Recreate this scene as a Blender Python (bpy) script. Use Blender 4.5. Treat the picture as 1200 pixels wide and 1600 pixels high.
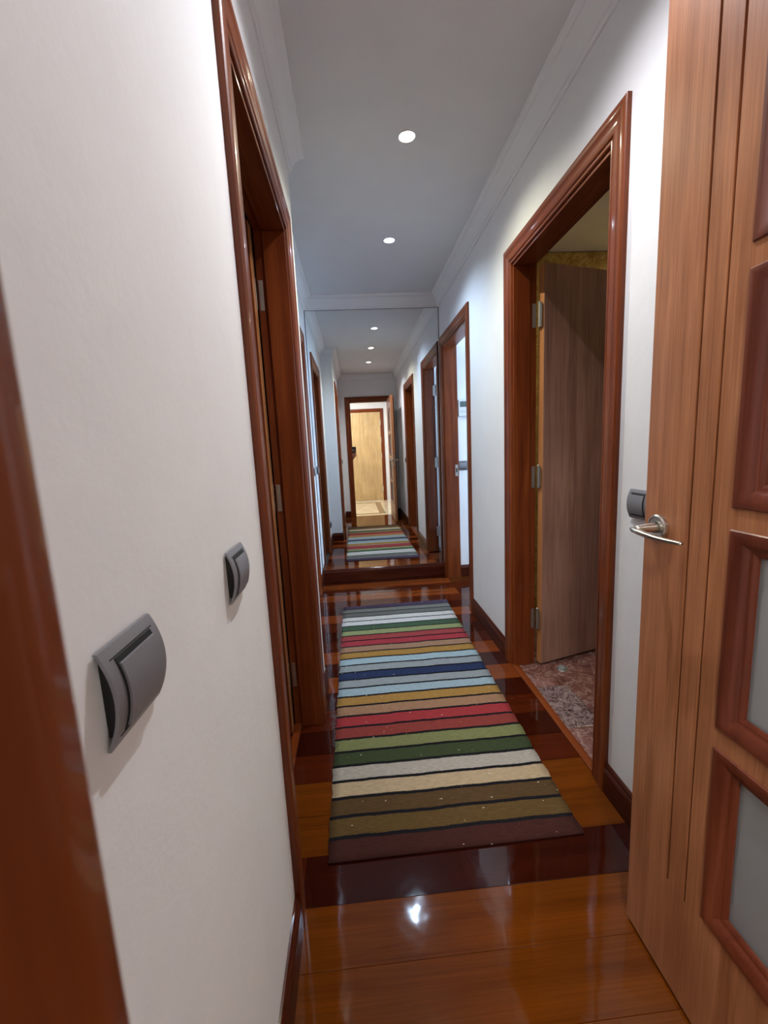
import bpy, bmesh, math, random
from mathutils import Matrix, Vector
random.seed(7)
for o in list(bpy.data.objects): bpy.data.objects.remove(o)
scene = bpy.context.scene
COL = scene.collection

# ------------------------------------------------------------------ camera
H = 1.20
CAMR = Matrix(((0.99626566, 0.05768435, -0.06424373),
               (-0.07208388, 0.14613272, -0.98663526),
               (-0.04752531, 0.98758177, 0.14974512)))
cd = bpy.data.cameras.new('camera'); cam = bpy.data.objects.new('camera', cd); COL.objects.link(cam)
cd.sensor_fit = 'HORIZONTAL'; cd.sensor_width = 36; cd.lens = 652.2 / 1200 * 36
cd.clip_start = 0.004; cd.clip_end = 100
cd.dof.use_dof = True; cd.dof.focus_distance = 1.7; cd.dof.aperture_fstop = 28
cam.matrix_world = Matrix.Translation((0, 0, H)) @ CAMR.to_4x4()
scene.camera = cam
# ------------------------------------------------------------------ sky, exposure
w = bpy.data.worlds.new('sky'); scene.world = w; w.use_nodes = True
w.node_tree.nodes['Background'].inputs[0].default_value = (0.52, 0.73, 1.0, 1)
w.node_tree.nodes['Background'].inputs[1].default_value = 24.0
scene.view_settings.view_transform = 'Standard'; scene.view_settings.look = 'None'
scene.view_settings.gamma = 1; scene.view_settings.use_curve_mapping = False
scene.view_settings.exposure = 0.20
# daylight portal in the window of the small room by the mirror
pl = bpy.data.lights.new('window_portal', 'AREA'); pl.shape = 'RECTANGLE'; pl.size = 0.78; pl.size_y = 1.3
pl.cycles.is_portal = True
plo = bpy.data.objects.new('window_portal', pl); COL.objects.link(plo)
plo.location = (2.70, 3.20, 1.55); plo.rotation_euler = (0, math.radians(90), 0)
# lamp powers (used by the lamps' own builders below)
P_SPOT = [(56, (0.95, 0.95, 1.0)), (48, (1.0, 0.98, 0.76)), (56, (0.58, 0.77, 1.0))]   # y = 1.07, 1.945, 2.82
P_HALL = 40
P_BATH = 8

# ------------------------------------------------------------------ materials
def nt(name):
    m = bpy.data.materials.new(name); m.use_nodes = True
    t = m.node_tree; b = t.nodes['Principled BSDF']
    return m, t, b
def plain(name, col, rough=0.5, metal=0.0, emit=None, es=0, coat=0):
    m, t, b = nt(name)
    b.inputs['Base Color'].default_value = (*col, 1); b.inputs['Roughness'].default_value = rough
    b.inputs['Metallic'].default_value = metal; b.inputs['Coat Weight'].default_value = coat
    if emit: b.inputs['Emission Color'].default_value = (*emit, 1); b.inputs['Emission Strength'].default_value = es
    return m
def noise(t, vec, scale, detail=4, rough=0.55, dist=0.0):
    n = t.nodes.new('ShaderNodeTexNoise'); n.inputs['Scale'].default_value = scale
    n.inputs['Detail'].default_value = detail; n.inputs['Roughness'].default_value = rough; n.inputs['Distortion'].default_value = dist
    t.links.new(vec, n.inputs['Vector']); return n.outputs['Fac']
def ramp(t, fac, stops):
    r = t.nodes.new('ShaderNodeValToRGB'); e = r.color_ramp.elements
    while len(e) < len(stops): e.new(0.5)
    for k, (p, c) in enumerate(stops): e[k].position = p; e[k].color = (*c, 1)
    t.links.new(fac, r.inputs[0]); return r.outputs[0]
def bump(t, b, h, strength, dist=0.01, nrm=None):
    n = t.nodes.new('ShaderNodeBump'); n.inputs['Strength'].default_value = strength; n.inputs['Distance'].default_value = dist
    t.links.new(h, n.inputs['Height']); t.links.new(n.outputs[0], b.inputs['Normal']); return n
def coords(t, scale, rot=(0, 0, 0)):
    tc = t.nodes.new('ShaderNodeTexCoord'); mp = t.nodes.new('ShaderNodeMapping')
    mp.inputs['Scale'].default_value = scale; mp.inputs['Rotation'].default_value = rot
    t.links.new(tc.outputs['Object'], mp.inputs['Vector']); return mp.outputs[0]
def mixc(t, fac, a, b_, mode='MIX'):
    n = t.nodes.new('ShaderNodeMix'); n.data_type = 'RGBA'; n.blend_type = mode
    for s, v in ((0, fac), (6, a), (7, b_)):
        if hasattr(v, 'is_output'): t.links.new(v, n.inputs[s])
        elif isinstance(v, (int, float)): n.inputs[s].default_value = v
        else: n.inputs[s].default_value = (*v, 1)
    return n.outputs[2]
AX = {'x': (0.06, 1, 1), 'y': (1, 0.06, 1), 'z': (1, 1, 0.06)}
def wood(name, dark, mid, light, axis='z', scale=28, rough=0.32, coat=0.25, bands=0.5, tint=False, wavy=0.0, coat_rough=0.08, spec=0.5):
    m, t, b = nt(name)
    v = coords(t, AX[axis])
    g = noise(t, v, scale, 5, 0.6, 0.6)
    c1 = ramp(t, g, [(0.28, dark), (0.5, mid), (0.74, light)])
    f = noise(t, coords(t, tuple(a if a != 0.06 else 0.015 for a in AX[axis])), scale * 9, 2, 0.5)
    c2 = ramp(t, f, [(0.35, (0.72, 0.68, 0.64)), (0.6, (1, 1, 1))])
    c = mixc(t, bands, c1, mixc(t, 1.0, c1, c2, 'MULTIPLY'))
    big = noise(t, coords(t, (1, 1, 1)), 3.0, 2)
    c = mixc(t, 1.0, c, ramp(t, big, [(0.3, (0.88, 0.86, 0.84)), (0.7, (1.08, 1.06, 1.04))]), 'MULTIPLY')
    if tint:
        oi = t.nodes.new('ShaderNodeObjectInfo'); c = mixc(t, 1.0, c, oi.outputs['Color'], 'MULTIPLY')
    t.links.new(c, b.inputs['Base Color'])
    b.inputs['Roughness'].default_value = rough; b.inputs['Specular IOR Level'].default_value = spec
    b.inputs['Coat Weight'].default_value = coat; b.inputs['Coat Roughness'].default_value = coat_rough
    if wavy:
        wv = noise(t, coords(t, (1, 1, 1)), 9.0, 2)
        bn = bump(t, b, wv, wavy, 0.004); t.links.new(bn.outputs[0], b.inputs['Coat Normal'])
    else: bump(t, b, f, 0.06, 0.002)
    return m
def paint(name, col, strength=0.12):
    m, t, b = nt(name)
    v = coords(t, (1, 1, 1))
    n1 = noise(t, v, 160, 3); n2 = noise(t, v, 7, 3)
    t.links.new(ramp(t, n2, [(0.3, tuple(c * 0.965 for c in col)), (0.7, col)]), b.inputs['Base Color'])
    b.inputs['Roughness'].default_value = 0.75
    ad = t.nodes.new('ShaderNodeMath'); ad.operation = 'MULTIPLY_ADD'; ad.inputs[1].default_value = 6.0
    t.links.new(noise(t, v, 18, 3), ad.inputs[0]); t.links.new(n1, ad.inputs[2])
    bump(t, b, ad.outputs[0], strength, 0.0012)
    return m
M = {}
M['wall'] = paint('wall_paint', (0.80, 0.80, 0.81), 0.16)
M['ceil'] = paint('ceiling_paint', (0.70, 0.70, 0.715), 0.12)
M['plaster'] = plain('cornice_plaster', (0.78, 0.78, 0.79), 0.6)
RD = ((0.100, 0.0165, 0.0035), (0.170, 0.036, 0.007), (0.235, 0.058, 0.012))
for a in 'xyz': M['red_' + a] = wood('red_wood_' + a, *RD, axis=a, rough=0.42, coat=0.35, coat_rough=0.09, spec=0.15)
DK = ((0.030, 0.005, 0.0022), (0.062, 0.0105, 0.0042), (0.085, 0.017, 0.007))
for a in 'xy': M['dark_' + a] = wood('dark_wood_' + a, *DK, axis=a, rough=0.42, coat=0.3, coat_rough=0.12, spec=0.1)
M['cherry_z'] = wood('cherry_veneer', (0.28, 0.104, 0.042), (0.38, 0.152, 0.066), (0.46, 0.200, 0.095), 'z', 38, 0.36, 0.12, 0.8)
M['cherry_y'] = wood('cherry_veneer_rail', (0.28, 0.104, 0.042), (0.38, 0.152, 0.066), (0.46, 0.200, 0.095), 'y', 38, 0.36, 0.12, 0.8)
M['bead'] = wood('glazing_bead_wood', (0.085, 0.014, 0.005), (0.14, 0.028, 0.010), (0.18, 0.043, 0.017), 'z', 26, 0.42, 0.1)
M['brown'] = wood('brown_veneer', (0.27, 0.140, 0.098), (0.40, 0.225, 0.165), (0.47, 0.285, 0.215), 'z', 24, 0.45, 0.0, 0.9)
M['edge'] = wood('leaf_edge_wood', (0.36, 0.15, 0.055), (0.48, 0.21, 0.08), (0.55, 0.26, 0.11), 'z', 28, 0.4, 0.1)
M['oak'] = wood('light_oak', (0.50, 0.33, 0.14), (0.60, 0.42, 0.20), (0.68, 0.50, 0.26), 'z', 30, 0.45, 0.1, 0.8)
M['plank'] = wood('parquet_plank', (0.62, 0.55, 0.5), (0.92, 0.9, 0.88), (1.12, 1.1, 1.08), 'x', 22, 0.5, 0.8, 0.5, tint=True, wavy=0.22, coat_rough=0.05, spec=0.0)
M['cream'] = plain('cream_leaf', (0.72, 0.70, 0.66), 0.45)
M['steel'] = plain('brushed_steel', (0.58, 0.55, 0.50), 0.28, 1.0)
M['hinge'] = plain('satin_nickel', (0.50, 0.48, 0.45), 0.38, 1.0)
M['black'] = plain('black_plastic', (0.012, 0.012, 0.013), 0.35)
M['gap'] = plain('dark_gap', (0.006, 0.006, 0.006), 0.6)
M['titan'] = plain('titanium_plastic', (0.24, 0.235, 0.255), 0.36, 0.35)
M['titan_edge'] = plain('titanium_rim', (0.42, 0.42, 0.46), 0.3, 0.6)
M['mirror'] = plain('silvered_glass', (0.88, 0.90, 0.90), 0.0, 1.0)
M['white_plastic'] = plain('white_plastic', (0.72, 0.72, 0.70), 0.4)
M['lcd'] = plain('grey_lcd', (0.10, 0.13, 0.12), 0.15)
M['bezel'] = plain('downlight_bezel', (0.62, 0.62, 0.63), 0.3, 0.8)
M['skin'] = plain('skin', (0.42, 0.20, 0.13), 0.5)
M['black_edge'] = plain('mirror_edge', (0.015, 0.016, 0.02), 0.3)  # near-black colour of the mirror's edge and the gap round it
M['rubber'] = plain('grey_rubber', (0.16, 0.17, 0.17), 0.5)

def frosted():
    m, t, b = nt('frosted_glass')
    b.inputs['Base Color'].default_value = (0.60, 0.61, 0.62, 1); b.inputs['Transmission Weight'].default_value = 0.75
    b.inputs['Roughness'].default_value = 0.42; b.inputs['IOR'].default_value = 1.3
    n = noise(t, coords(t, (1, 1, 1)), 700, 1); bump(t, b, n, 0.25, 0.001); return m
M['frost'] = frosted()
def clear():
    m, t, b = nt('window_glass'); b.inputs['Transmission Weight'].default_value = 1.0; b.inputs['Roughness'].default_value = 0.0
    b.inputs['IOR'].default_value = 1.05; return m
M['clear'] = clear()
def marble(name, stops, scale, vein, veincol, rough=0.15, bs=0.0):
    m, t, b = nt(name)
    v = coords(t, (1, 1, 1)); n = noise(t, v, scale, 8, 0.65, 1.2)
    c = ramp(t, n, stops)
    vn = noise(t, v, scale * 0.7, 6, 0.6, 2.0)
    vm = ramp(t, vn, [(0.48 - vein, (0, 0, 0)), (0.5, (1, 1, 1)), (0.5 + vein + 0.02, (0, 0, 0))])
    t.links.new(mixc(t, vm, c, veincol), b.inputs['Base Color']); b.inputs['Roughness'].default_value = rough
    if bs: bump(t, b, n, bs, 0.004)
    return m
M['rose'] = marble('rose_marble', [(0.3, (0.065, 0.025, 0.021)), (0.5, (0.145, 0.062, 0.053)), (0.72, (0.25, 0.125, 0.11))], 9, 0.006, (0.30, 0.2, 0.18), 0.25)
M['rose_dark'] = marble('veined_rose_marble', [(0.35, (0.030, 0.017, 0.017)), (0.5, (0.09, 0.05, 0.05)), (0.66, (0.21, 0.15, 0.15))], 26, 0.03, (0.26, 0.19, 0.18), 0.22)
M['grout'] = plain('grout', (0.30, 0.22, 0.19), 0.8)
M['yellow'] = marble('yellow_marble_tile', [(0.3, (0.30, 0.19, 0.05)), (0.55, (0.55, 0.40, 0.13)), (0.75, (0.66, 0.52, 0.22))], 9, 0.02, (0.35, 0.22, 0.06), 0.2)
M['hall_marble'] = marble('cream_marble', [(0.3, (0.62, 0.50, 0.32)), (0.6, (0.72, 0.62, 0.44)), (0.8, (0.78, 0.70, 0.54))], 4, 0.015, (0.55, 0.42, 0.25), 0.08)
M['hall_border'] = marble('brown_marble', [(0.3, (0.12, 0.075, 0.04)), (0.6, (0.22, 0.14, 0.08)), (0.8, (0.30, 0.2, 0.13))], 12, 0.02, (0.35, 0.26, 0.16), 0.1)

# ------------------------------------------------------------------ builders
def tag(o, label=None, cat=None, group=None, kind=None):
    if label: o['label'] = label
    if cat: o['category'] = cat
    if group: o['group'] = group
    if kind: o['kind'] = kind
    return o
def empty(name, loc, label=None, cat=None, group=None, kind=None):
    o = bpy.data.objects.new(name, None); COL.objects.link(o); o.location = loc; o.empty_display_size = 0.05
    return tag(o, label, cat, group, kind)
def wloc(p):
    return Vector((0, 0, 0)) if p.parent else Vector(p.location)   # parts are modelled in world coordinates
def obj(name, me, mat, parent=None, smooth=False):
    o = bpy.data.objects.new(name, me); COL.objects.link(o)
    for mm in (mat if isinstance(mat, (list, tuple)) else [mat]): me.materials.append(M[mm] if isinstance(mm, str) else mm)
    if smooth:
        for p in me.polygons: p.use_smooth = True
    if parent:
        o.parent = parent; o.matrix_parent_inverse = Matrix.Translation(-wloc(parent))
    return o
def from_bm(name, bm, mat, parent=None, smooth=False, xf=None):
    if xf is not None: bm.transform(xf)
    bmesh.ops.recalc_face_normals(bm, faces=bm.faces)
    me = bpy.data.meshes.new(name); bm.to_mesh(me); bm.free()
    return obj(name, me, mat, parent, smooth)
def add_box(bm, x0, x1, y0, y1, z0, z1, bev=0.0):
    b2 = bmesh.new()
    bmesh.ops.create_cube(b2, size=1)
    for v in b2.verts: v.co = Vector((x0 + (v.co.x + .5) * (x1 - x0), y0 + (v.co.y + .5) * (y1 - y0), z0 + (v.co.z + .5) * (z1 - z0)))
    if bev: bmesh.ops.bevel(b2, geom=b2.edges[:], offset=bev, segments=2, affect='EDGES', profile=0.6)
    tmp = bpy.data.meshes.new('t'); b2.to_mesh(tmp); b2.free(); bm.from_mesh(tmp); bpy.data.meshes.remove(tmp)
def box(name, x0, x1, y0, y1, z0, z1, mat, parent=None, bev=0.0, xf=None):
    bm = bmesh.new(); add_box(bm, x0, x1, y0, y1, z0, z1, bev); return from_bm(name, bm, mat, parent, xf=xf)
def prism(bm, pts, axis, a, b):
    """extrude a 2-D polygon along axis from a to b; pts are the two other coordinates in xyz order"""
    def P(u, v, s): return {'x': (s, u, v), 'y': (u, s, v), 'z': (u, v, s)}[axis]
    A = [bm.verts.new(P(u, v, a)) for u, v in pts]; B = [bm.verts.new(P(u, v, b)) for u, v in pts]
    n = len(pts)
    bm.faces.new(A); bm.faces.new(B[::-1])
    for i in range(n): bm.faces.new((A[i], A[(i + 1) % n], B[(i + 1) % n], B[i]))
def wall_poly(s0, s1, ztop, holes):
    """outline of a wall in (s, z) with door openings that reach the floor"""
    pts = [(s0, 0)]
    for h0, h1, hz in sorted(holes): pts += [(h0, 0), (h0, hz), (h1, hz), (h1, 0)]
    return pts + [(s1, 0), (s1, ztop), (s0, ztop)]
def lathe(bm, prof, seg=28, axis='z', c=(0, 0, 0), flip=1):
    """prof: (r, h) pairs"""
    rings = []
    for r, h in prof:
        ring = []
        for k in range(seg):
            a = 2 * math.pi * k / seg; u, v = r * math.cos(a), r * math.sin(a); h2 = h * flip
            p = {'z': (u, v, h2), 'x': (h2, u, v), 'y': (u, h2, v)}[axis]
            ring.append(bm.verts.new((c[0] + p[0], c[1] + p[1], c[2] + p[2])))
        rings.append(ring)
    for a, b in zip(rings, rings[1:]):
        for k in range(seg): bm.faces.new((a[k], a[(k + 1) % seg], b[(k + 1) % seg], b[k]))
    for ring in (rings[0], rings[-1]): bm.faces.new(ring)
def tube(bm, pts, radii, seg=12, squash=None):
    pts = [Vector(p) for p in pts]; rings = []
    for i, p in enumerate(pts):
        d = (pts[min(i + 1, len(pts) - 1)] - pts[max(i - 1, 0)]).normalized()
        up = Vector((0, 0, 1)) if abs(d.z) < 0.9 else Vector((1, 0, 0))
        s = d.cross(up).normalized(); u = s.cross(d)
        r = radii[i]; ru, rs = (r, r) if squash is None else (r * squash[1], r * squash[0])
        rings.append([bm.verts.new(p + s * (rs * math.cos(2 * math.pi * k / seg)) + u * (ru * math.sin(2 * math.pi * k / seg))) for k in range(seg)])
    for a, b in zip(rings, rings[1:]):
        for k in range(seg): bm.faces.new((a[k], a[(k + 1) % seg], b[(k + 1) % seg], b[k]))
    bm.faces.new(rings[0]); bm.faces.new(rings[-1][::-1])

XR, XL, XL2, YS, YM, ZC = 0.80, -0.21, -0.352, 2.00, 3.775, 2.485   # right wall, left wall, recessed left wall, step, mirror, ceiling
WT = 0.12
YD = 0.0365                     # corridor face of the doorway wall
DH = 2.035                     # clear door height

# frames: (s, v, z) -> world; s runs along the wall, v stands proud of the wall face
def f_right(s, v, z): return (XR - v, s, z)
def f_left(s, v, z): return (XL + v, s, z)
def f_left2(s, v, z): return (XL2 + v, s, z)
def f_front(s, v, z): return (s, YD + v, z)
def f_back(s, v, z): return (s, YD - WT - v, z)
def f_entry(s, v, z): return (s, -2.20 + v, z)
CW = 0.080
CASE = [(0.0, 0.0), (0.0, 0.005), (0.002, 0.008), (0.006, 0.0095), (0.010, 0.009), (0.012, 0.006), (0.0145, 0.006), (0.016, 0.010), (0.020, 0.0125),
        (0.036, 0.0135), (0.054, 0.0148), (0.0565, 0.0165), (0.060, 0.0172), (0.070, 0.0168), (0.077, 0.0155), (CW, 0.0130), (CW, 0.0)]
def casing(F, s0, s1, zt, parent, mv, mh):
    """three mitred mouldings round an opening s0..s1 below zt"""
    segs = [('casing', lambda u: (s0 - u, 0.0), lambda u: (s0 - u, zt + u), mv),
            ('head_casing', lambda u: (s0 - u, zt + u), lambda u: (s1 + u, zt + u), mh),
            ('casing', lambda u: (s1 + u, zt + u), lambda u: (s1 + u, 0.0), mv)]
    for nm, a, b, mt in segs:
        bm = bmesh.new()
        A = [bm.verts.new(F(a(u)[0], v, a(u)[1])) for u, v in CASE]; B = [bm.verts.new(F(b(u)[0], v, b(u)[1])) for u, v in CASE]
        n = len(CASE)
        for i in range(n): bm.faces.new((A[i], A[(i + 1) % n], B[(i + 1) % n], B[i]))
        bm.faces.new(A); bm.faces.new(B[::-1])
        o = from_bm(nm, bm, mt, parent, smooth=True)
        md = o.modifiers.new('edge', 'EDGE_SPLIT'); md.split_angle = math.radians(38)
def fbox(name, F, s0, s1, v0, v1, z0, z1, mat, parent, bev=0.0):
    a, b = F(s0, v0, z0), F(s1, v1, z1)
    return box(name, min(a[0], b[0]), max(a[0], b[0]), min(a[1], b[1]), max(a[1], b[1]), z0, z1, mat, parent, bev)
def lining(F, s0, s1, zt, parent, depth, stop_front, stop_back, mv, mh, bv=0.002):
    """door lining boards with a stop strip that leaves a rebate for the leaf"""
    T = 0.024
    fbox('jamb', F, s0 - T, s0, -depth, 0.0, 0, zt, mv, parent, bv)
    fbox('jamb', F, s1, s1 + T, -depth, 0.0, 0, zt, mv, parent, 0.002)
    fbox('head_jamb', F, s0 - T, s1 + T, -depth, 0.0, zt, zt + T, mh, parent, 0.002)
    S = 0.013
    fbox('door_stop', F, s0, s0 + S, -stop_back, -stop_front, 0, zt - S, mv, parent, 0.003)
    fbox('door_stop', F, s1 - S, s1, -stop_back, -stop_front, 0, zt - S, mv, parent, 0.003)
    fbox('head_stop', F, s0, s1, -stop_back, -stop_front, zt - S, zt, mh, parent, 0.003)

# ------------------------------------------------------------------ the setting: floor of planks
fl = box('floor', XL2 - 0.5, XR + 0.14, -0.03, 3.90, -0.06, -0.012, 'gap')
tag(fl, 'glossy parquet floor of wide red-brown boards laid across the corridor', 'floor', kind='structure')
ORG, DRK, RED, MID = (0.122, 0.0305, 0.0030), (0.034, 0.0050, 0.0022), (0.064, 0.0100, 0.0026), (0.080, 0.019, 0.003)
PW = 0.1425
tone = {-7: MID, -6: ORG, -5: ORG, -4: MID, -3: ORG, -2: ORG, -1: ORG, 0: DRK, 1: ORG, 2: ORG, 3: RED, 4: DRK, 5: RED, 6: DRK, 7: ORG, 8: DRK, 9: ORG, 10: RED,
        11: DRK, 12: RED, 13: ORG, 14: DRK, 15: RED, 16: ORG, 17: RED, 18: ORG, 19: DRK}
for k in range(-7, 20):
    y0 = 0.957 + k * PW; y1 = min(y0 + PW, YM)
    if y1 < -0.02: continue
    y0 = max(y0, -0.02)
    xa = XL + 0.002 if y1 < YS + 0.02 else XL2 + 0.002
    if 1 <= k <= 4: xa = XL - 0.09
    c = Vector(((xa + XR) / 2, (y0 + y1) / 2, 0))
    bm = bmesh.new(); add_box(bm, xa - c.x, XR - 0.002 - c.x, y0 + 0.0004 - c.y, y1 - 0.0004 - c.y, -0.012, 0.0, 0.0007)
    p = from_bm('plank', bm, 'plank'); p.location = c; p.parent = fl
    j = 1 + random.uniform(-0.08, 0.08); t_ = tone.get(k, RED)
    if k >= 7 and t_ is ORG: t_ = (0.165, 0.036, 0.007)   # the far pale boards are redder
    p.color = (t_[0] * j, t_[1] * j, t_[2] * j, 1)
    p.rotation_euler = (math.radians(random.uniform(-0.16, 0.16)), math.radians(random.uniform(-0.05, 0.05)), 0)
# wooden floor strips inside the doorways
def sill_boards(x0, x1, y0, y1):
    p = box('threshold_board', x0, x1, y0, y1, -0.012, 0.0, 'plank', fl, 0.001); p.color = (*RED, 1)

# openings (clear)
R1 = (1.300, 2.078); R2 = (2.905, 3.652); L1 = (0.985, 1.730); L4 = (2.64, 3.41); D0 = (-0.030, 0.668)
TT = 0.024
hole = lambda d: (d[0] - TT, d[1] + TT, DH + TT)
bm = bmesh.new(); prism(bm, wall_poly(YD - WT, 3.90, ZC + 0.05, [hole(R1), hole(R2)]), 'x', XR, XR + WT)
tag(from_bm('wall_right', bm, 'wall'), 'white painted corridor wall with two doorways on the right', 'wall', kind='structure')
bm = bmesh.new(); prism(bm, wall_poly(YD - WT, YS, ZC + 0.05, [hole(L1)]), 'x', XL - WT, XL)
tag(from_bm('wall_left', bm, 'wall'), 'white painted near wall carrying two dark switches', 'wall', kind='structure')
bm = bmesh.new(); prism(bm, wall_poly(YS - 0.12, 3.90, ZC + 0.05, [hole(L4)]), 'x', XL2 - WT, XL2)
prism(bm, [(XL2 - 0.01, 0), (XL - WT, 0), (XL - WT, ZC + 0.05), (XL2 - 0.01, ZC + 0.05)], 'y', YS - 0.1, YS)
tag(from_bm('wall_left_recess', bm, 'wall'), 'recessed far part of the left wall next to the mirror', 'wall', kind='structure')
bm = bmesh.new(); prism(bm, wall_poly(XL2, XR, ZC + 0.05, []), 'y', YM + 0.012, YM + 0.12)
tag(from_bm('wall_end', bm, 'wall'), 'end wall behind the large mirror', 'wall', kind='structure')
bm = bmesh.new(); prism(bm, wall_poly(XL, XR, ZC + 0.05, [hole(D0)]), 'y', YD - WT, YD)
tag(from_bm('wall_front', bm, 'wall'), 'white wall around the glazed door opening, seen in the mirror', 'wall', kind='structure')
cl = box('ceiling', XL2 - 0.12, XR + WT, YD - WT, 3.90, ZC, ZC + 0.06, 'ceil')
tag(cl, 'white corridor ceiling with three recessed downlights', 'ceiling', kind='structure')

# ------------------------------------------------------------------ cornice
CORN = [(0, 0.102), (0.007, 0.102), (0.010, 0.096), (0.010, 0.089), (0.016, 0.086), (0.018, 0.078), (0.024, 0.058), (0.034, 0.040), (0.047, 0.027),
        (0.050, 0.026), (0.050, 0.018), (0.057, 0.014), (0.064, 0.012), (0.068, 0.006), (0.068, 0), (0, 0)]
cor = empty('trim_1', (0.3, 1.9, ZC), 'white moulded plaster cornice running round the corridor ceiling', 'cornice', kind='structure')
def cornice(F, s0, e0, s1, e1):
    """e: +1 outside corner, -1 inside corner at that end"""
    bm = bmesh.new(); n = len(CORN)
    A = [bm.verts.new(F(s0 - e0 * d, d, ZC - h)) for d, h in CORN]; B = [bm.verts.new(F(s1 + e1 * d, d, ZC - h)) for d, h in CORN]
    for i in range(n): bm.faces.new((A[i], A[(i + 1) % n], B[(i + 1) % n], B[i]))
    bm.faces.new(A); bm.faces.new(B[::-1])
    o = from_bm('cornice_run', bm, 'plaster', cor, smooth=True); md = o.modifiers.new('edge', 'EDGE_SPLIT'); md.split_angle = math.radians(30)
cornice(f_right, YD, -1, YM, -1)
cornice(f_left, YD, -1, YS, 1)
cornice(lambda s, v, z: (s, YS + v, z), XL2, -1, XL, 1)
cornice(f_left2, YS, -1, YM, -1)
cornice(lambda s, v, z: (s, YM - v, z), XL2, -1, XR, -1)
cornice(f_front, XL, -1, XR, -1)

# ------------------------------------------------------------------ baseboards
BB = [(0, 0), (0.0145, 0), (0.0145, 0.082), (0.012, 0.090), (0.0095, 0.093), (0.0085, 0.102), (0.005, 0.108), (0, 0.109)]
def baseboard(name, label, runs, mat):
    root = empty(name, runs[0][0](runs[0][1], 0, 0), label, 'baseboard', kind='structure')
    for F, s0, s1, mt in runs:
        bm = bmesh.new(); n = len(BB)
        A = [bm.verts.new(F(s0, d, h)) for d, h in BB]; B = [bm.verts.new(F(s1, d, h)) for d, h in BB]
        for i in range(n): bm.faces.new((A[i], A[(i + 1) % n], B[(i + 1) % n], B[i]))
        bm.faces.new(A); bm.faces.new(B[::-1])
        from_bm('baseboard_run', bm, mt, root)
baseboard('baseboard_right', 'dark mahogany baseboard along the right wall', [(f_right, YD + 0.0145, R1[0] - CW, 'dark_y'), (f_right, R1[1] + CW, R2[0] - CW, 'dark_y')], 0)
baseboard('baseboard_left', 'dark mahogany baseboard along the left walls', [(f_left, YD + 0.0145, L1[0] - CW, 'dark_y'), (f_left, L1[1] + CW, YS + 0.0145, 'dark_y'),
          (lambda s, v, z: (s, YS + v, z), XL2 + 0.0145, XL, 'dark_x'), (f_left2, YS + 0.0145, L4[0] - CW, 'dark_y'), (f_left2, L4[1] + CW, YM - 0.016, 'dark_y')], 0)
baseboard('baseboard_front', 'dark mahogany baseboard beside the glazed door opening', [(f_front, XL, D0[0] - CW, 'dark_x'), (f_front, D0[1] + CW, XR, 'dark_x')], 0)
baseboard('baseboard_end', 'dark mahogany plinth under the mirror', [(lambda s, v, z: (s, YM - v, z * 1.06), XL2, XR, 'dark_x')], 0)

# ------------------------------------------------------------------ mirror
mi = empty('wall_mirror', ((XL2 + XR) / 2, YM, 0.116), 'large frameless mirror filling the corridor end wall', 'mirror')
box('mirror_glass', XL2 + 0.006, XR - 0.006, YM, YM + 0.006, 0.116, 2.380, 'mirror', mi)
box('mirror_edge', XL2 + 0.0005, XR - 0.0005, YM + 0.0055, YM + 0.0115, 0.110, 2.3835, 'black_edge', mi)
for a, b in ((XL2 + 0.0005, XL2 + 0.005), (XR - 0.005, XR - 0.0005)): box('edge_strip', a, b, YM - 0.001, YM + 0.006, 0.116, 2.384, 'black_edge', mi)
box('edge_strip', XL2 + 0.0005, XR - 0.0005, YM - 0.001, YM + 0.006, 2.3795, 2.3845, 'black_edge', mi)

# ------------------------------------------------------------------ door frames
def frame(idx, F, d, label, depth=WT, sf=0.0, sb=0.085, back=None, loc=None, mh='red_y'):
    t = empty('trim_%d' % idx, F((d[0] + d[1]) / 2, 0, 0), label, 'door frame', kind='structure')
    casing(F, d[0], d[1], DH, t, 'red_z', mh)
    lining(F, d[0], d[1], DH, t, depth, sf, sb, 'red_z', mh, 0.0 if back else 0.002)
    if back: casing(back, d[0], d[1], DH, t, 'red_z', mh)
    return t
tr_r1 = frame(2, f_right, R1, 'red-brown wooden door frame of the bathroom doorway on the right')
tr_r2 = frame(3, f_right, R2, 'red-brown wooden door frame on the right touching the mirror')
tr_l1 = frame(4, f_left, L1, 'red-brown wooden door frame on the near left wall past the switches')
tr_l4 = frame(5, f_left2, L4, 'red-brown wooden door frame on the recessed left wall by the mirror')
tr_d0 = frame(6, f_front, D0, 'red-brown wooden frame of the glazed door opening at the near end', sf=0.04, sb=WT, back=f_back, mh='red_x')
# strike plate on the mirror-side jamb of the far right frame
sp = box('strike_plate', XR + 0.088, XR + 0.112, R2[1] - 0.0015, R2[1] + 0.001, 0.93, 1.03, 'hinge', tr_r2, 0.0004)
box('latch_hole', XR + 0.094, XR + 0.106, R2[1] - 0.002, R2[1] + 0.001, 0.965, 1.0, 'gap', sp)

# ------------------------------------------------------------------ hinges and leaves
def hinge(parent, px, py, z, jx, jy, lx, ly, hh=0.055):
    """knuckle at (px,py); plate on the jamb spanning px..jx (or py..jy) and a plate on the leaf"""
    bm = bmesh.new(); lathe(bm, [(0.0065, -hh), (0.0065, hh)], 12, 'z', (px, py, z)); lathe(bm, [(0.0075, hh), (0.0075, hh + 0.004), (0.003, hh + 0.008)], 12, 'z', (px, py, z))
    x0, x1, y0, y1 = jx[0], jx[1], jy[0], jy[1]; add_box(bm, x0, x1, y0, y1, z - hh, z + hh, 0.0006)
    if lx: add_box(bm, lx[0], lx[1], ly[0], ly[1], z - hh, z + hh, 0.0006)
    from_bm('hinge', bm, 'hinge', parent)

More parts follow.
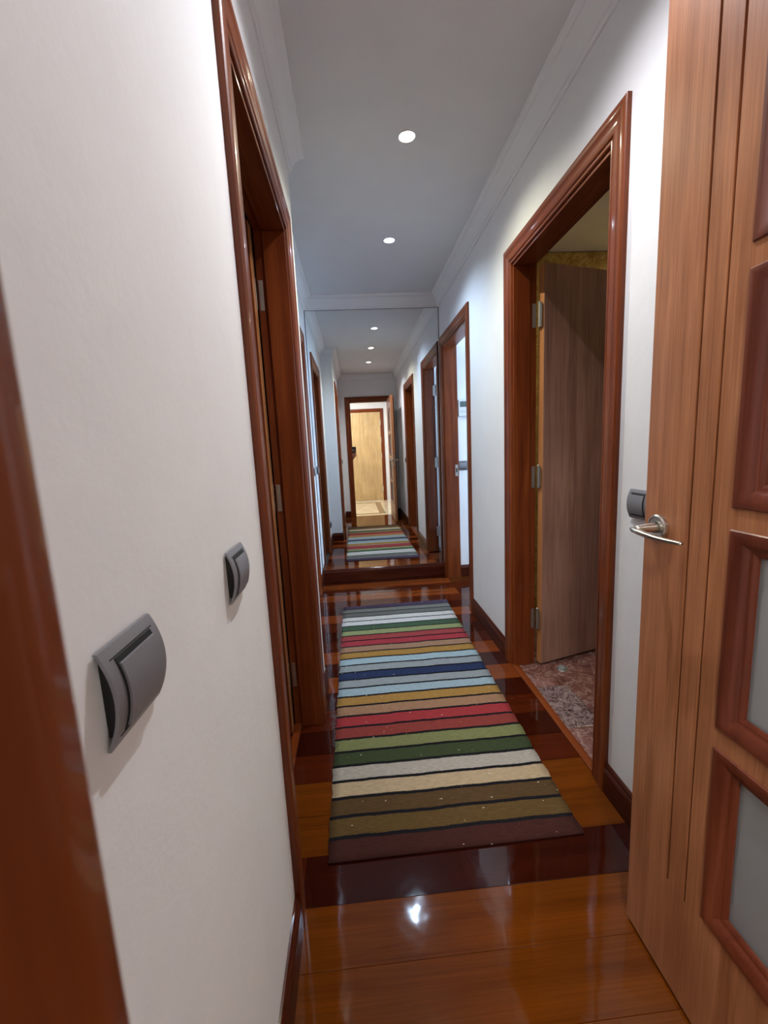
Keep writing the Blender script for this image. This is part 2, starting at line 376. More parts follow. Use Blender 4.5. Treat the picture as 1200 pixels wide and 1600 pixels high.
# bathroom leaf (opens inwards past a right angle, hinged at the far jamb)
hx, hy = XR + 0.128, R1[1] - 0.030
d2 = empty('door_1', (hx, hy, 0), 'brown wood-veneer door leaf standing open inside the marble bathroom', 'door', kind='structure')
th = math.radians(16.0)
X = Matrix.Translation((hx + 0.017, hy, 0)) @ Matrix.Rotation(th, 4, 'Z')
box('leaf_panel', 0.0, 0.755, 0.0, 0.036, 0.012, DH - 0.006, 'brown', d2, 0.001, xf=X)
box('leaf_edge', -0.0012, 0.0005, 0.001, 0.035, 0.013, DH - 0.007, 'edge', d2, xf=X)
for z in (0.26, 1.02, 1.80):
    hinge(d2, hx + 0.001, R1[1] - 0.012, z, (XR + 0.099, XR + 0.116), (R1[1] - 0.0025, R1[1] + 0.001), (hx + 0.004, hx + 0.007), (R1[1] - 0.03, R1[1] - 0.012))
# near-left leaf (open into the dark room on the left)
hx, hy = XL - 0.128, L1[1] - 0.012
d1 = empty('door_2', (hx, hy, 0), 'red-brown door leaf open into the left room, only its pale edge showing', 'door', kind='structure')
box('leaf_panel', hx - 0.76, hx + 0.007, hy - 0.063, hy - 0.016, 0.012, DH - 0.006, 'red_z', d1, 0.001)
box('leaf_edge', hx + 0.0065, hx + 0.0078, hy - 0.0625, hy - 0.0165, 0.013, DH - 0.007, 'edge', d1)
for z in (0.24, 1.02, 1.80):
    hinge(d1, hx, hy, z, (XL - 0.114, XL - 0.098), (L1[1] - 0.0025, L1[1] + 0.001), None, None)
# far-right leaf (open into the daylit room, hinged on the camera-side jamb)
hx, hy = XR + 0.128, R2[0] + 0.012
d3 = empty('door_3', (hx, hy, 0), 'cream door leaf open into the daylit room by the mirror', 'door', kind='structure')
box('leaf_panel', hx + 0.006, hx + 0.735, hy - 0.002, hy + 0.034, 0.012, DH - 0.006, 'cream', d3, 0.001)
for z in (0.24, 1.02, 1.80):
    hinge(d3, hx, hy - 0.004, z, (XR + 0.099, XR + 0.116), (R2[0] - 0.001, R2[0] + 0.0025), None, None)
# far-left leaf, closed in its frame
d4 = empty('door_4', (XL2 - 0.1, 3.0, 0), 'closed red-brown door leaf in the recessed left wall by the mirror', 'door', kind='structure')
box('leaf_panel', XL2 - 0.119, XL2 - 0.086, L4[0] + 0.003, L4[1] - 0.003, 0.008, DH - 0.004, 'red_z', d4, 0.001)

# ------------------------------------------------------------------ glazed door (open, folded towards the right wall)
GX0, GX1, GY0, GY1 = 0.620, 0.658, 0.058, 0.848
gd = empty('door_5', (GX1, GY0, 0), 'tall cherry wood door with four frosted glass panes, open on the right', 'door', kind='structure')
PY0, PY1 = 0.265, 0.641
PZ = [(0.275, 0.640), (0.678, 1.040), (1.076, 1.445), (1.481, 1.850)]
ZT = DH - 0.006; SK = 0.006
def face_strips(bm, rects):
    for (a, b, c, d) in rects:
        add_box(bm, GX0, GX0 + SK, a, b, c, d, 0.0); add_box(bm, GX1 - SK, GX1, a, b, c, d, 0.0)
bm = bmesh.new(); add_box(bm, GX0 + SK, GX1 - SK, PY1, GY1, 0.01, ZT)
g1, g2, gw, gz0, gz1 = 0.7285, 0.682, 0.0028, 0.252, 1.90
face_strips(bm, [(g1 + gw, GY1, 0.01, ZT), (g2 + gw, g1 - gw, gz0, gz1), (PY1, g2 - gw, 0.01, ZT), (g2 - gw, g1 + gw, 0.01, gz0), (g2 - gw, g1 + gw, gz1, ZT)])
from_bm('stile', bm, 'cherry_z', gd)
h1, h2 = PY0 - 0.04, PY0 - 0.087
bm = bmesh.new(); add_box(bm, GX0 + SK, GX1 - SK, GY0, PY0, 0.01, ZT)
face_strips(bm, [(h1 + gw, PY0, 0.01, ZT), (h2 + gw, h1 - gw, gz0, gz1), (GY0, h2 - gw, 0.01, ZT), (h2 - gw, h1 + gw, 0.01, gz0), (h2 - gw, h1 + gw, gz1, ZT)])
from_bm('stile', bm, 'cherry_z', gd)
zz = [0.01] + [z for p in PZ for z in p] + [ZT]
for k in range(0, len(zz), 2): box('rail', GX0, GX1, PY0, PY1, zz[k], zz[k + 1], 'cherry_z', gd)
BEAD = [(0.0, -0.0005), (0.0, 0.0015), (0.002, 0.0035), (0.006, 0.0040), (0.012, 0.0028), (0.020, -0.0005), (0.028, -0.0060), (0.031, -0.0080), (0.033, -0.0080), (0.037, -0.0105), (0.040, -0.0125), (0.040, -0.0165), (0.0, -0.0165)]
for (a, b) in PZ:
    for side, nm in ((-1, 'f'), (1, 'b')):
        F = (lambda y, v, z: (GX0 - v, y, z)) if side < 0 else (lambda y, v, z: (GX1 + v, y, z))
        bm = bmesh.new()
        loops = []
        for cy, cz, iy, iz in ((PY0, a, 1, 1), (PY1, a, -1, 1), (PY1, b, -1, -1), (PY0, b, 1, -1)):
            loops.append([bm.verts.new(F(cy + iy * u, v, cz + iz * u)) for u, v in BEAD])
        n = len(BEAD)
        for q in range(4):
            A, B = loops[q], loops[(q + 1) % 4]
            for i in range(n): bm.faces.new((A[i], A[(i + 1) % n], B[(i + 1) % n], B[i]))
        o = from_bm('glazing_bead', bm, 'bead', gd, smooth=True); md = o.modifiers.new('edge', 'EDGE_SPLIT'); md.split_angle = math.radians(35)
    box('glass_pane', GX0 + 0.0165, GX1 - 0.0165, PY0 + 0.005, PY1 - 0.005, a + 0.005, b - 0.005, 'frost', gd)['label'] = 'frosted glass pane'
for sx, fx in ((-1, GX0), (1, GX1)):
    HY, HZ = 0.802, 1.014
    bm = bmesh.new(); lathe(bm, [(0.0245, 0), (0.0262, 0.002), (0.0262, 0.009), (0.0235, 0.0115), (0.0215, 0.0115), (0.0195, 0.0095), (0.013, 0.0095)], 36, 'x', (fx, HY, HZ), sx)
    ro = from_bm('handle_rosette', bm, 'steel', gd, smooth=True); ro.modifiers.new('e', 'EDGE_SPLIT').split_angle = math.radians(35)
    ro['label'] = 'brushed steel round rosette'
    bm = bmesh.new()
    lathe(bm, [(0.0115, 0.009), (0.011, 0.016), (0.0088, 0.032), (0.0062, 0.049), (0.004, 0.055)], 24, 'x', (fx, HY, HZ), sx)
    L = [(fx + sx * 0.053, HY + 0.012, HZ - 0.002), (fx + sx * 0.055, HY + 0.003, HZ - 0.003), (fx + sx * 0.054, HY - 0.02, HZ - 0.006), (fx + sx * 0.050, HY - 0.05, HZ - 0.009), (fx + sx * 0.046, HY - 0.08, HZ - 0.0095), (fx + sx * 0.0445, HY - 0.105, HZ - 0.008), (fx + sx * 0.0445, HY - 0.112, HZ - 0.0075)]
    tube(bm, L, [0.004, 0.0066, 0.0072, 0.0068, 0.006, 0.005, 0.003], 14, squash=(1.15, 0.8))
    from_bm('lever_handle', bm, 'steel', ro, smooth=True)['label'] = 'brushed steel lever handle'
box('latch_plate', GX0 + 0.009, GX1 - 0.009, GY1 - 0.0005, GY1 + 0.001, 0.92, 1.10, 'hinge', gd)
for z in (0.25, 1.02, 1.80):
    hinge(gd, GX1 + 0.004, GY0 - 0.006, z, (GX1, GX1 + 0.0095), (YD - 0.03, GY0 - 0.006), None, None)

# ------------------------------------------------------------------ switches
def switch(label, F, s, z, name='light_switch', socket=False, group=None):
    W2 = 0.0415
    t = empty(name, F(s, 0, z), label, 'switch' if not socket else 'socket', group)
    def arch(q): return 0.0050 + 0.0110 * (1 - (q / W2) ** 2)
    def shell(nm, w0, w1, q0, q1, off, thick, mat, par, n=24, bev=True):
        bm = bmesh.new(); rows = []
        for i in range(n + 1):
            q = q0 + (q1 - q0) * i / n; v = arch(q) + off
            rows.append([bm.verts.new(F(s + a, b, z + q)) for a, b in ((w0, v - thick), (w0, v), (w1, v), (w1, v - thick))])
        for A, B in zip(rows, rows[1:]):
            for i in range(4): bm.faces.new((A[i], A[(i + 1) % 4], B[(i + 1) % 4], B[i]))
        bm.faces.new(rows[0]); bm.faces.new(rows[-1])
        if bev: bmesh.ops.bevel(bm, geom=[e for e in bm.edges if len(e.link_faces) == 2 and e.calc_face_angle(0) > 0.6], offset=0.0007, segments=2, affect='EDGES')
        return from_bm(nm, bm, mat, par)
    pl_ = shell('switch_plate', -W2, W2, -W2, W2, 0, 0.0032, 'titan', t)
    fbox('back_box', F, s - 0.034, s + 0.034, 0, 0.0095, z - 0.033, z + 0.033, 'gap', t)
    shell('slot', -0.0288, 0.0288, -0.0312, 0.0316, 0.0011, 0.0026, 'gap', t, bev=False)
    r = shell('rocker', -0.0275, 0.0275, -0.0275, 0.0268, 0.0032, 0.004, 'titan', pl_)
    if socket:
        for k in (-1, 1):
            a = F(s + k * 0.0095, 0.0175, z)
            bm = bmesh.new(); add_box(bm, a[0] - 0.003, a[0] + 0.003, a[1] - 0.003, a[1] + 0.003, z - 0.003, z + 0.003); from_bm('socket_hole', bm, 'gap', t)
    return t
switch('nearest dark grey rocker switch on the left wall, largest in view', f_left, 0.356, 1.013)
switch('smaller dark grey rocker switch on the left wall beside the wooden door frame', f_left, 0.686, 1.010)
switch('dark grey switch on the right wall half hidden by the glazed door', f_right, 1.112, 1.010)
switch('grey switch edge-on beside the mirror on the recessed left wall', f_left2, 3.60, 1.03)
switch('dark grey wall socket low on the recessed left wall', f_left2, 2.25, 0.27, 'wall_socket', True)

# ------------------------------------------------------------------ downlights
def downlight(label, x, y, power, col, zc=ZC, r=0.040, es=22):
    t = empty('ceiling_downlight', (x, y, zc), label, 'ceiling light', 'recessed corridor downlights' if y > 0 else None)
    bm = bmesh.new()
    prof = [(r * 0.78, 0.006), (r * 0.80, -0.001), (r * 0.88, -0.004), (r * 1.0, -0.003), (r * 1.04, 0.0005), (r * 1.04, 0.002)]
    seg = 36; rings = [[bm.verts.new((x + q * math.cos(2 * math.pi * k / seg), y + q * math.sin(2 * math.pi * k / seg), zc + h)) for k in range(seg)] for q, h in prof]
    for A, B in zip(rings, rings[1:]):
        for k in range(seg): bm.faces.new((A[k], A[(k + 1) % seg], B[(k + 1) % seg], B[k]))
    from_bm('bezel', bm, 'bezel', t, smooth=True)
    bm = bmesh.new(); lathe(bm, [(r * 0.77, 0.004), (r * 0.77, -0.001), (r * 0.6, -0.0025), (r * 0.3, -0.0032)], 32, 'z', (x, y, zc))
    em = plain('lit_bulb', (0.8, 0.8, 0.8), 0.4, emit=col, es=es)
    from_bm('bulb', bm, em, t, smooth=True)
    ld = bpy.data.lights.new('downlight_beam', 'SPOT'); ld.energy = power; ld.color = col; ld.spot_size = math.radians(143); ld.spot_blend = 1.0; ld.shadow_soft_size = 0.008
    lo = bpy.data.objects.new('downlight_beam', ld); COL.objects.link(lo); lo.location = (x, y, zc - 0.008)
    lo.parent = t; lo.matrix_parent_inverse = Matrix.Translation(-wloc(t))
LX = 0.298
downlight('round recessed downlight over the near end of the corridor, third one in the mirror', LX, 1.07, *P_SPOT[0])
downlight('round recessed downlight glowing yellowish on the ceiling near the bathroom door', LX, 1.945, *P_SPOT[1])
downlight('round recessed downlight with cool white glow on the ceiling before the mirror', LX, 2.82, *P_SPOT[2])

# ------------------------------------------------------------------ striped runner
def rug():
    m, t, b = nt('woven_stripes')
    cols = [(0.075, 0.022, 0.017), (0.150, 0.085, 0.022), (0.125, 0.068, 0.024), (0.60, 0.44, 0.26), (0.52, 0.47, 0.41), (0.060, 0.085, 0.035), (0.25, 0.27, 0.10),
            (0.34, 0.050, 0.040), (0.46, 0.035, 0.045), (0.46, 0.24, 0.13), (0.50, 0.27, 0.055), (0.40, 0.56, 0.66), (0.36, 0.42, 0.46), (0.028, 0.050, 0.145),
            (0.36, 0.42, 0.46), (0.42, 0.60, 0.70), (0.50, 0.27, 0.05), (0.46, 0.26, 0.16), (0.48, 0.040, 0.065), (0.44, 0.060, 0.065), (0.36, 0.42, 0.18), (0.075, 0.15, 0.09),
            (0.78, 0.77, 0.76), (0.74, 0.72, 0.68), (0.16, 0.16, 0.14), (0.20, 0.19, 0.165), (0.075, 0.045, 0.085)]
    N = len(cols)
    v = coords(t, (1, 1, 1))
    sx = t.nodes.new('ShaderNodeSeparateXYZ'); t.links.new(v, sx.inputs[0])
    wob = noise(t, coords(t, (1, 0.25, 1)), 5.0, 3, 0.6)
    wm = t.nodes.new('ShaderNodeMath'); wm.operation = 'MULTIPLY_ADD'; wm.inputs[1].default_value = 0.26; wm.inputs[2].default_value = -0.13
    t.links.new(wob, wm.inputs[0])
    fine = noise(t, coords(t, (1, 0.3, 1)), 260.0, 1)
    fm = t.nodes.new('ShaderNodeMath'); fm.operation = 'MULTIPLY_ADD'; fm.inputs[1].default_value = 0.07; t.links.new(fine, fm.inputs[0]); t.links.new(wm.outputs[0], fm.inputs[2])
    st = t.nodes.new('ShaderNodeMath'); st.operation = 'MULTIPLY_ADD'; st.inputs[1].default_value = N / 2.036
    t.links.new(sx.outputs['Y'], st.inputs[0]); t.links.new(fm.outputs[0], st.inputs[2])       # stripe coordinate
    dv = t.nodes.new('ShaderNodeMath'); dv.operation = 'DIVIDE'; dv.inputs[1].default_value = N; t.links.new(st.outputs[0], dv.inputs[0])
    r = t.nodes.new('ShaderNodeValToRGB'); r.color_ramp.interpolation = 'CONSTANT'; e = r.color_ramp.elements
    while len(e) < N: e.new(0.999)
    for k in range(N):
        g = sum(cols[k]) / 3; e[k].position = k / N; e[k].color = (*[0.72 * (0.88 * c_ + 0.12 * g) for c_ in cols[k]], 1)
    t.links.new(dv.outputs[0], r.inputs[0])
    fr = t.nodes.new('ShaderNodeMath'); fr.operation = 'PINGPONG'; fr.inputs[1].default_value = 0.5; t.links.new(st.outputs[0], fr.inputs[0])
    lt = t.nodes.new('ShaderNodeMath'); lt.operation = 'LESS_THAN'; lt.inputs[1].default_value = 0.085; t.links.new(fr.outputs[0], lt.inputs[0])
    g0 = t.nodes.new('ShaderNodeMath'); g0.operation = 'GREATER_THAN'; g0.inputs[1].default_value = 0.5; t.links.new(st.outputs[0], g0.inputs[0])
    g1_ = t.nodes.new('ShaderNodeMath'); g1_.operation = 'LESS_THAN'; g1_.inputs[1].default_value = N - 0.5; t.links.new(st.outputs[0], g1_.inputs[0])
    m1 = t.nodes.new('ShaderNodeMath'); m1.operation = 'MULTIPLY'; t.links.new(lt.outputs[0], m1.inputs[0]); t.links.new(g0.outputs[0], m1.inputs[1])
    m2 = t.nodes.new('ShaderNodeMath'); m2.operation = 'MULTIPLY'; t.links.new(m1.outputs[0], m2.inputs[0]); t.links.new(g1_.outputs[0], m2.inputs[1])
    c = mixc(t, m2.outputs[0], r.outputs[0], (0.010, 0.009, 0.012))
    slub = noise(t, coords(t, (0.12, 1, 1)), 420.0, 2); weave = noise(t, coords(t, (1, 1, 1)), 520.0, 1)
    c = mixc(t, 1.0, c, ramp(t, slub, [(0.3, (0.78, 0.76, 0.74)), (0.7, (1.12, 1.12, 1.12))]), 'MULTIPLY')
    lint = noise(t, coords(t, (1, 1.8, 1)), 75.0, 0)
    c = mixc(t, ramp(t, lint, [(0.86, (0, 0, 0)), (0.875, (1, 1, 1))]), c, (0.6, 0.55, 0.5))
    t.links.new(c, b.inputs['Base Color']); b.inputs['Roughness'].default_value = 0.95; b.inputs['Specular IOR Level'].default_value = 0.1
    ad = t.nodes.new('ShaderNodeMath'); ad.operation = 'ADD'; t.links.new(slub, ad.inputs[0]); t.links.new(weave, ad.inputs[1])
    bump(t, b, ad.outputs[0], 0.7, 0.0025)
    # mesh: a thin, slightly wavy slab, local origin at the near-left corner
    C = [Vector((-0.146, 1.070, 0)), Vector((0.637, 1.076, 0)), Vector((0.660, 3.112, 0)), Vector((-0.148, 3.092, 0))]
    nx, ny = 24, 96; bm = bmesh.new(); top, bot = [], []
    th_ = 0.0075
    for j in range(ny + 1):
        rt, rb = [], []
        for i in range(nx + 1):
            u, q = i / nx, j / ny
            p = (C[0] * (1 - u) + C[1] * u) * (1 - q) + (C[3] * (1 - u) + C[2] * u) * q
            edge = 0.0020 * math.sin(j * 1.7) + 0.0015 * math.sin(j * 0.6 + 1)
            if i == 0 or i == nx: p.x += edge
            z = 0.0022 * (math.sin(p.y * 7 + p.x * 3) * 0.5 + 0.5) * (0.3 + u)
            rt.append(bm.verts.new((p.x, p.y, th_ + z - (0.002 if i in (0, nx) or j in (0, ny) else 0)))); rb.append(bm.verts.new((p.x, p.y, 0.0012)))
        top.append(rt); bot.append(rb)
    for j in range(ny):
        for i in range(nx):
            bm.faces.new((top[j][i], top[j][i + 1], top[j + 1][i + 1], top[j + 1][i])); bm.faces.new((bot[j][i], bot[j + 1][i], bot[j + 1][i + 1], bot[j][i + 1]))
        for i, s in ((0, 1), (nx, -1)): bm.faces.new((top[j][i], top[j + 1][i], bot[j + 1][i], bot[j][i])[::s])
    for i in range(nx):
        for j, s in ((0, -1), (ny, 1)): bm.faces.new((top[j][i], top[j][i + 1], bot[j][i + 1], bot[j][i])[::s])
    bm.transform(Matrix.Translation((-C[0].x, -C[0].y, 0)))
    o = from_bm('striped_rug', bm, m, smooth=True); o.location = (C[0].x, C[0].y, 0)
    tag(o, 'long flat-woven runner rug with multicoloured crosswise stripes and black lines', 'rug')
rug()

# ------------------------------------------------------------------ bathroom behind the right doorway
BX0, BX1, BY0, BY1, BZ = XR + WT, 2.35, 0.90, 2.66, 2.33
fb = box('floor_bathroom', XR + 0.022, BX1, BY0, BY1, -0.05, -0.006, 'grout'); tag(fb, 'red and grey marble tiled floor of the bathroom', 'floor', kind='structure')
sill = box('threshold_strip', XR - 0.004, XR + 0.028, R1[0] - 0.002, R1[1] + 0.002, -0.005, 0.007, 'red_y', tr_r1, 0.003)
xs = [XR + 0.03, 0.988, 1.29, 1.59, 1.89, 2.19, BX1]; ys = [BY0, 0.945, 1.247, 1.549, 1.853, 2.155, 2.457, BY1]
for i in range(len(xs) - 1):
    for j in range(len(ys) - 1):
        lo = XR + 0.122 if (ys[j] < R1[0] - 0.12 or ys[j + 1] > R1[1] + 0.12) and i == 0 else xs[i]
        if i == 0 and ys[j] == 1.247: pass
        mt = 'rose_dark' if (i == 0 and j == 3) or (i > 1 and (i + 2 * j) % 5 == 4) else 'rose'
        y0, y1 = ys[j], ys[j + 1]
        c = Vector(((lo + xs[i + 1]) / 2, (y0 + y1) / 2, 0))
        box('floor_tile', lo + 0.001, xs[i + 1] - 0.001, y0 + 0.001, y1 - 0.001, -0.008, 0.0, mt, fb, 0.001)
def room(prefix, x0, x1, y0, y1, z1, mat, labels, cm='ceil', skip=''):
    T = 0.05; d = dict(a=('left', x0 - T, x0, y0, y1), b=('right', x1, x1 + T, y0, y1), c=('front', x0, x1, y0 - T, y0), d=('back', x0, x1, y1, y1 + T))
    for k, (nm, a, b, c, e) in d.items():
        if k in skip: continue
        o = box('wall_%s_%s' % (prefix, nm), a, b, c, e, 0, z1, mat); tag(o, '%s, %s side' % (labels[0], nm), 'wall', kind='structure')
    o = box('ceiling_' + prefix, x0, x1, y0, y1, z1, z1 + 0.05, cm); tag(o, labels[1], 'ceiling', kind='structure')
room('bathroom', BX0, BX1, BY0, BY1, BZ, 'grout', ('yellow marble tiled bathroom wall', 'white lowered bathroom ceiling'), skip='a')
# yellow tiles on the bathroom wall behind the open leaf
bw = bpy.data.objects['wall_bathroom_back']
tw, tz = 0.30, 0.30
for i in range(5):
    for j in range(8):
        x0 = BX0 + 0.002 + i * tw; z0 = BZ - (j + 1) * tz - 0.004
        if z0 < -0.1: continue
        box('wall_tile', x0 + 0.001, min(x0 + tw, BX1) - 0.001, BY1 - 0.010, BY1 + 0.001, max(z0, 0.002) + 0.001, z0 + tz - 0.001, 'yellow', bw, 0.001)
st = empty('door_stop_dome', (1.035, 1.995, 0), 'small grey dome door stop on the bathroom floor under the open leaf', 'door stop')
bm = bmesh.new(); lathe(bm, [(0.024, 0), (0.024, 0.004), (0.021, 0.012), (0.0, 0.0121)][:3] + [(0.014, 0.0175), (0.004, 0.0195)], 24, 'z', (1.035, 1.995, 0)); from_bm('dome', bm, 'rubber', st, smooth=True)
bm = bmesh.new(); lathe(bm, [(0.028, 0), (0.028, 0.003), (0.025, 0.004)], 24, 'z', (1.035, 1.995, 0)); from_bm('base_ring', bm, 'hinge', st, smooth=True)
def round_lamp(label, x, y, zc, r, power, col, es):
    t = empty('round_ceiling_lamp', (x, y, zc), label, 'ceiling light')
    bm = bmesh.new(); lathe(bm, [(r, 0), (r, -0.02), (r * 0.97, -0.026)], 40, 'z', (x, y, zc)); from_bm('lamp_base', bm, 'bezel', t)
    bm = bmesh.new(); lathe(bm, [(r * 0.95, -0.024), (r * 0.9, -0.045), (r * 0.6, -0.062), (r * 0.2, -0.068)], 40, 'z', (x, y, zc)); from_bm('lamp_diffuser', bm, plain('lamp_diffuser', (0.8, 0.8, 0.8), 0.5, emit=col, es=es), t, smooth=True)
    ld = bpy.data.lights.new('lamp_light', 'AREA'); ld.shape = 'DISK'; ld.size = 2 * r; ld.energy = power; ld.color = col
    lo = bpy.data.objects.new('lamp_light', ld); COL.objects.link(lo); lo.location = (x, y, zc - 0.075); lo.parent = t; lo.matrix_parent_inverse = Matrix.Translation(-wloc(t))
round_lamp('round ceiling lamp in the bathroom', 2.05, 2.42, BZ, 0.12, P_BATH, (1.0, 0.93, 0.62), 3)

# ------------------------------------------------------------------ daylit room by the mirror
EX0, EX1, EY0, EY1 = XR + WT, 2.75, 2.72, 3.675
f3 = box('floor_side_room', XR - 0.001, EX1, EY0, EY1, -0.06, -0.012, 'gap'); tag(f3, 'dark parquet floor of the daylit room', 'floor', kind='structure')
k = 0; y = 2.809
while y < EY1 - 0.01:
    y1 = min(y + PW, EY1); p = box('plank', (XR - 0.002) if y > R2[0] - 0.06 else EX0, EX1, y + 0.0004, y1 - 0.0004, -0.012, 0.0, 'plank', f3, 0.0007)
    p.color = (*[(DRK), (RED), (MID)][k % 3], 1); k += 1; y = y1
p = box('plank', EX0, EX1, EY0, 2.8086, -0.012, 0, 'plank', f3, 0.0007); p.color = (*DRK, 1)
room('side_room', EX0, EX1, EY0, EY1, ZC, 'wall', ('white wall of the daylit room by the mirror', 'white ceiling of the daylit room'), skip='ab')
bm = bmesh.new()
for a, b, c, d in ((EY0, EY1, 0, 0.9), (EY0, EY1, 2.2, ZC), (EY0, 2.80, 0.9, 2.2), (3.60, EY1, 0.9, 2.2)): add_box(bm, EX1, EX1 + 0.1, a, b, c, d)
tag(from_bm('wall_side_room_right', bm, 'wall'), 'white window wall of the daylit room', 'wall', kind='structure')
wn = empty('window_1', (EX1 + 0.05, 3.2, 0.9), 'window lighting the side room by the mirror', 'window', kind='structure')
for a, b, c, d in ((2.80, 3.60, 0.9, 0.94), (2.80, 3.60, 2.16, 2.2), (2.80, 2.84, 0.94, 2.16), (3.56, 3.60, 0.94, 2.16), (3.18, 3.22, 0.94, 2.16)): box('window_frame', EX1 + 0.03, EX1 + 0.07, a, b, c, d, 'white_plastic', wn)
baseboard('baseboard_side_room', 'dark mahogany baseboard of the daylit room', [(lambda s, v, z: (s, EY1 - v, z), EX0, EX1, 'dark_x')], 0)
def f_side(s, v, z): return (s, EY1 - v, z)
switch('grey switch on the daylit wall seen through the far right doorway, below the thermostat', f_side, 0.958, 1.020)
tm = empty('thermostat', (0.968, EY1, 1.52), 'cream wall thermostat with small grey display above the far switch', 'thermostat')
tcase = fbox('thermostat_case', f_side, 0.927, 1.009, 0, 0.024, 1.448, 1.588, 'white_plastic', tm, 0.004)
fbox('thermostat_display', f_side, 0.940, 0.996, 0.0235, 0.0248, 1.525, 1.572, 'lcd', tcase)
fbox('thermostat_button', f_side, 0.945, 0.962, 0.0235, 0.026, 1.480, 1.490, 'bezel', tcase); fbox('thermostat_button', f_side, 0.972, 0.989, 0.0235, 0.026, 1.480, 1.490, 'bezel', tcase)

# ------------------------------------------------------------------ room behind the near-left doorway
fl2 = box('floor_left_room', -2.0, XL - WT, 0.50, YS - 0.1, -0.06, -0.012, 'gap'); tag(fl2, 'parquet floor of the dark left room', 'floor', kind='structure')
y = 0.672; k = 0
while y < YS - 0.11:
    y1 = min(y + PW, YS - 0.1); p = box('plank', -2.0, XL - WT, y + 0.0004, y1 - 0.0004, -0.012, 0.0, 'plank', fl2, 0.0007)
    p.color = (*[RED, DRK, ORG][k % 3], 1); k += 1; y = y1
sill_boards(XL - 0.09, XL + 0.0015, L1[0], 1.099); sill_boards(XL - 0.09, XL + 0.0015, 1.670, L1[1])
box('threshold_strip', XL - 0.122, XL - 0.09, L1[0] - 0.002, L1[1] + 0.002, -0.005, 0.005, 'red_y', tr_l1, 0.003)
room('left_room', -2.0, XL - WT, 0.50, YS - 0.12, ZC, 'wall', ('white wall of the unlit left room', 'ceiling of the unlit left room'), skip='b')

# ------------------------------------------------------------------ entrance hall behind the camera (seen in the mirror)
HX0, HX1, HY0, HY1 = -1.30, 0.835, -2.20, YD - WT
hf = box('floor_hall', HX0, HX1, HY0, 0.0, -0.05, -0.006, 'hall_border'); tag(hf, 'cream marble hall floor with a brown border strip, seen in the mirror', 'floor', kind='structure')
def mt_(x0, x1, y0, y1, mat, nm='floor_slab'): box(nm, x0 + 0.0006, x1 - 0.0006, y0 + 0.0006, y1 - 0.0006, -0.008, 0.0, mat, hf)
mt_(HX0 + 0.3, 0.425, -1.80, -0.30, 'hall_marble'); mt_(0.425, 0.535, -1.90, -0.20, 'hall_border', 'border_slab'); mt_(HX0 + 0.3, 0.425, -1.90, -1.80, 'hall_border', 'border_slab'); mt_(HX0 + 0.3, 0.425, -0.30, -0.20, 'hall_border', 'border_slab')
mt_(0.535, HX1, -2.2, -0.09, 'hall_marble'); mt_(HX0, 0.535, -0.20, -0.09, 'hall_marble'); mt_(HX0, 0.535, -2.2, -1.90, 'hall_marble'); mt_(HX0, HX0 + 0.3, -1.90, -0.20, 'hall_marble')
mt_(-0.05, 0.69, -0.09, -0.021, 'hall_marble')
E0 = (-0.165, 0.645)
room('hall', HX0, HX1, HY0, HY1, ZC, 'wall', ('white wall of the entrance hall', 'white ceiling of the entrance hall'), skip='d')
bm = bmesh.new(); add_box(bm, HX0 - 0.05, XL - 0.001, HY1 - 0.0, YD, 0, ZC + 0.05); tag(from_bm('wall_hall_back', bm, 'wall'), 'white hall wall beside the glazed door opening', 'wall', kind='structure')
et = empty('trim_7', (0.24, HY0, 0), 'red-brown wooden frame of the entrance door, seen in the mirror', 'door frame', kind='structure')
casing(f_entry, E0[0], E0[1], DH, et, 'red_z', 'red_x')
ed = empty('door_6', (0.24, HY0, 0), 'light oak entrance door at the end of the mirrored view', 'door', kind='structure')
box('leaf_panel', E0[0], E0[1], HY0 + 0.0005, HY0 + 0.012, 0.004, DH, 'oak', ed, 0.001)
bm = bmesh.new(); lathe(bm, [(0.014, 0), (0.014, 0.006), (0.008, 0.009)], 20, 'y', (0.24, HY0 + 0.011, 1.52)); from_bm('peephole', bm, 'steel', ed, smooth=True)
bm = bmesh.new(); lathe(bm, [(0.018, 0), (0.018, 0.005), (0.012, 0.008)], 20, 'y', (0.24, HY0 + 0.011, 0.95)); from_bm('lock_plate', bm, 'steel', ed, smooth=True)
for z in (0.28, 1.05, 1.40, 1.80): box('hinge', E0[1] - 0.004, E0[1] + 0.010, HY0 + 0.010, HY0 + 0.026, z - 0.06, z + 0.06, 'hinge', ed, 0.002)
round_lamp('round ceiling lamp in the entrance hall', -0.15, -1.05, ZC, 0.18, P_HALL, (1.0, 0.97, 0.93), 8)

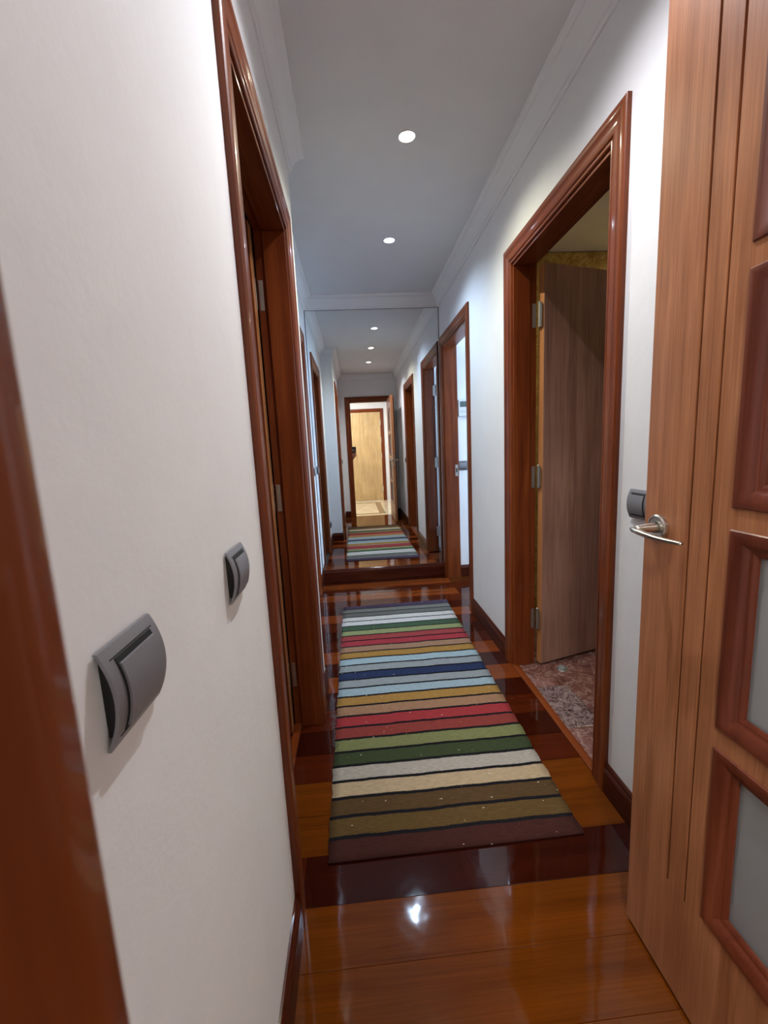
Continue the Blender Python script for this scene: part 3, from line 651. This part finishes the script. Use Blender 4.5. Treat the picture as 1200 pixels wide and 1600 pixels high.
# ------------------------------------------------------------------ phone held at the jamb and the hand (seen in the mirror)
CM = Matrix.Translation((0, 0, H)) @ CAMR.to_4x4()
ph = empty('smartphone', CM @ Vector((0.008, -0.09, 0.008)), 'black smartphone held upright at the door jamb, seen in the mirror', 'phone')
bm = bmesh.new(); add_box(bm, -0.024, 0.044, -0.090, 0.060, 0.0046, 0.0125, 0.0028); pb = from_bm('phone_body', bm, 'black', ph, xf=CM)
bm = bmesh.new(); rings = []
for q in range(36):
    a = 2 * math.pi * q / 36; rings.append([bm.verts.new((R_ * math.cos(a), R_ * math.sin(a), zz_)) for R_, zz_ in ((0.0135, 0.0046), (0.0135, 0.0030), (0.019, 0.0030), (0.019, 0.0046))])
for q in range(36):
    A, B = rings[q], rings[(q + 1) % 36]
    for i in range(4): bm.faces.new((A[i], A[(i + 1) % 4], B[(i + 1) % 4], B[i]))
from_bm('lens_ring', bm, 'bezel', pb, xf=CM)
def hand():
    V, E, Rr = [], [], []
    def chain(pts, rad, start=None):
        prev = start
        for p, r in zip(pts, rad):
            V.append(p); Rr.append(r); i = len(V) - 1
            if prev is not None: E.append((prev, i))
            prev = i
        return prev
    # camera axes: x right, y up, z towards the hall; palm below and behind the phone
    root = 0
    chain([(0.004, -0.118, 0.030)], [0.026])
    wrist = chain([(-0.012, -0.165, 0.060), (-0.05, -0.22, 0.13), (-0.11, -0.27, 0.22), (-0.155, -0.29, 0.30)], [0.024, 0.028, 0.036, 0.040], 0)
    kn = []
    for x, l in ((-0.016, 0.80), (0.004, 0.95), (0.024, 1.0), (0.043, 0.9)):
        k0 = chain([(x * 0.9, -0.105, 0.020)], [0.0115], 0)
        chain([(x, -0.106, -0.002), (x, -0.106 + 0.028 * l, -0.0075), (x - 0.001, -0.106 + 0.050 * l, -0.0065), (x - 0.002, -0.106 + 0.064 * l, -0.0045)], [0.0095, 0.0088, 0.0080, 0.0066], k0)
    t0 = chain([(-0.020, -0.100, 0.034)], [0.013], 0)
    chain([(-0.012, -0.070, 0.030), (0.002, -0.046, 0.024), (0.010, -0.032, 0.0225)], [0.0105, 0.0095, 0.0075], t0)
    me = bpy.data.meshes.new('person'); me.from_pydata([tuple(CM @ Vector(p)) for p in V], E, [])
    o = bpy.data.objects.new('person', me); COL.objects.link(o); me.materials.append(M['skin'])
    sk = o.modifiers.new('skin', 'SKIN'); sk.use_smooth_shade = True
    for i, d in enumerate(me.skin_vertices[0].data): d.radius = (Rr[i], Rr[i]); d.use_root = (i == 0)
    s = o.modifiers.new('sub', 'SUBSURF'); s.levels = 2; s.render_levels = 2
    tag(o, 'person whose bare hand holds the black phone at the door jamb, seen in the mirror', 'person')
hand()
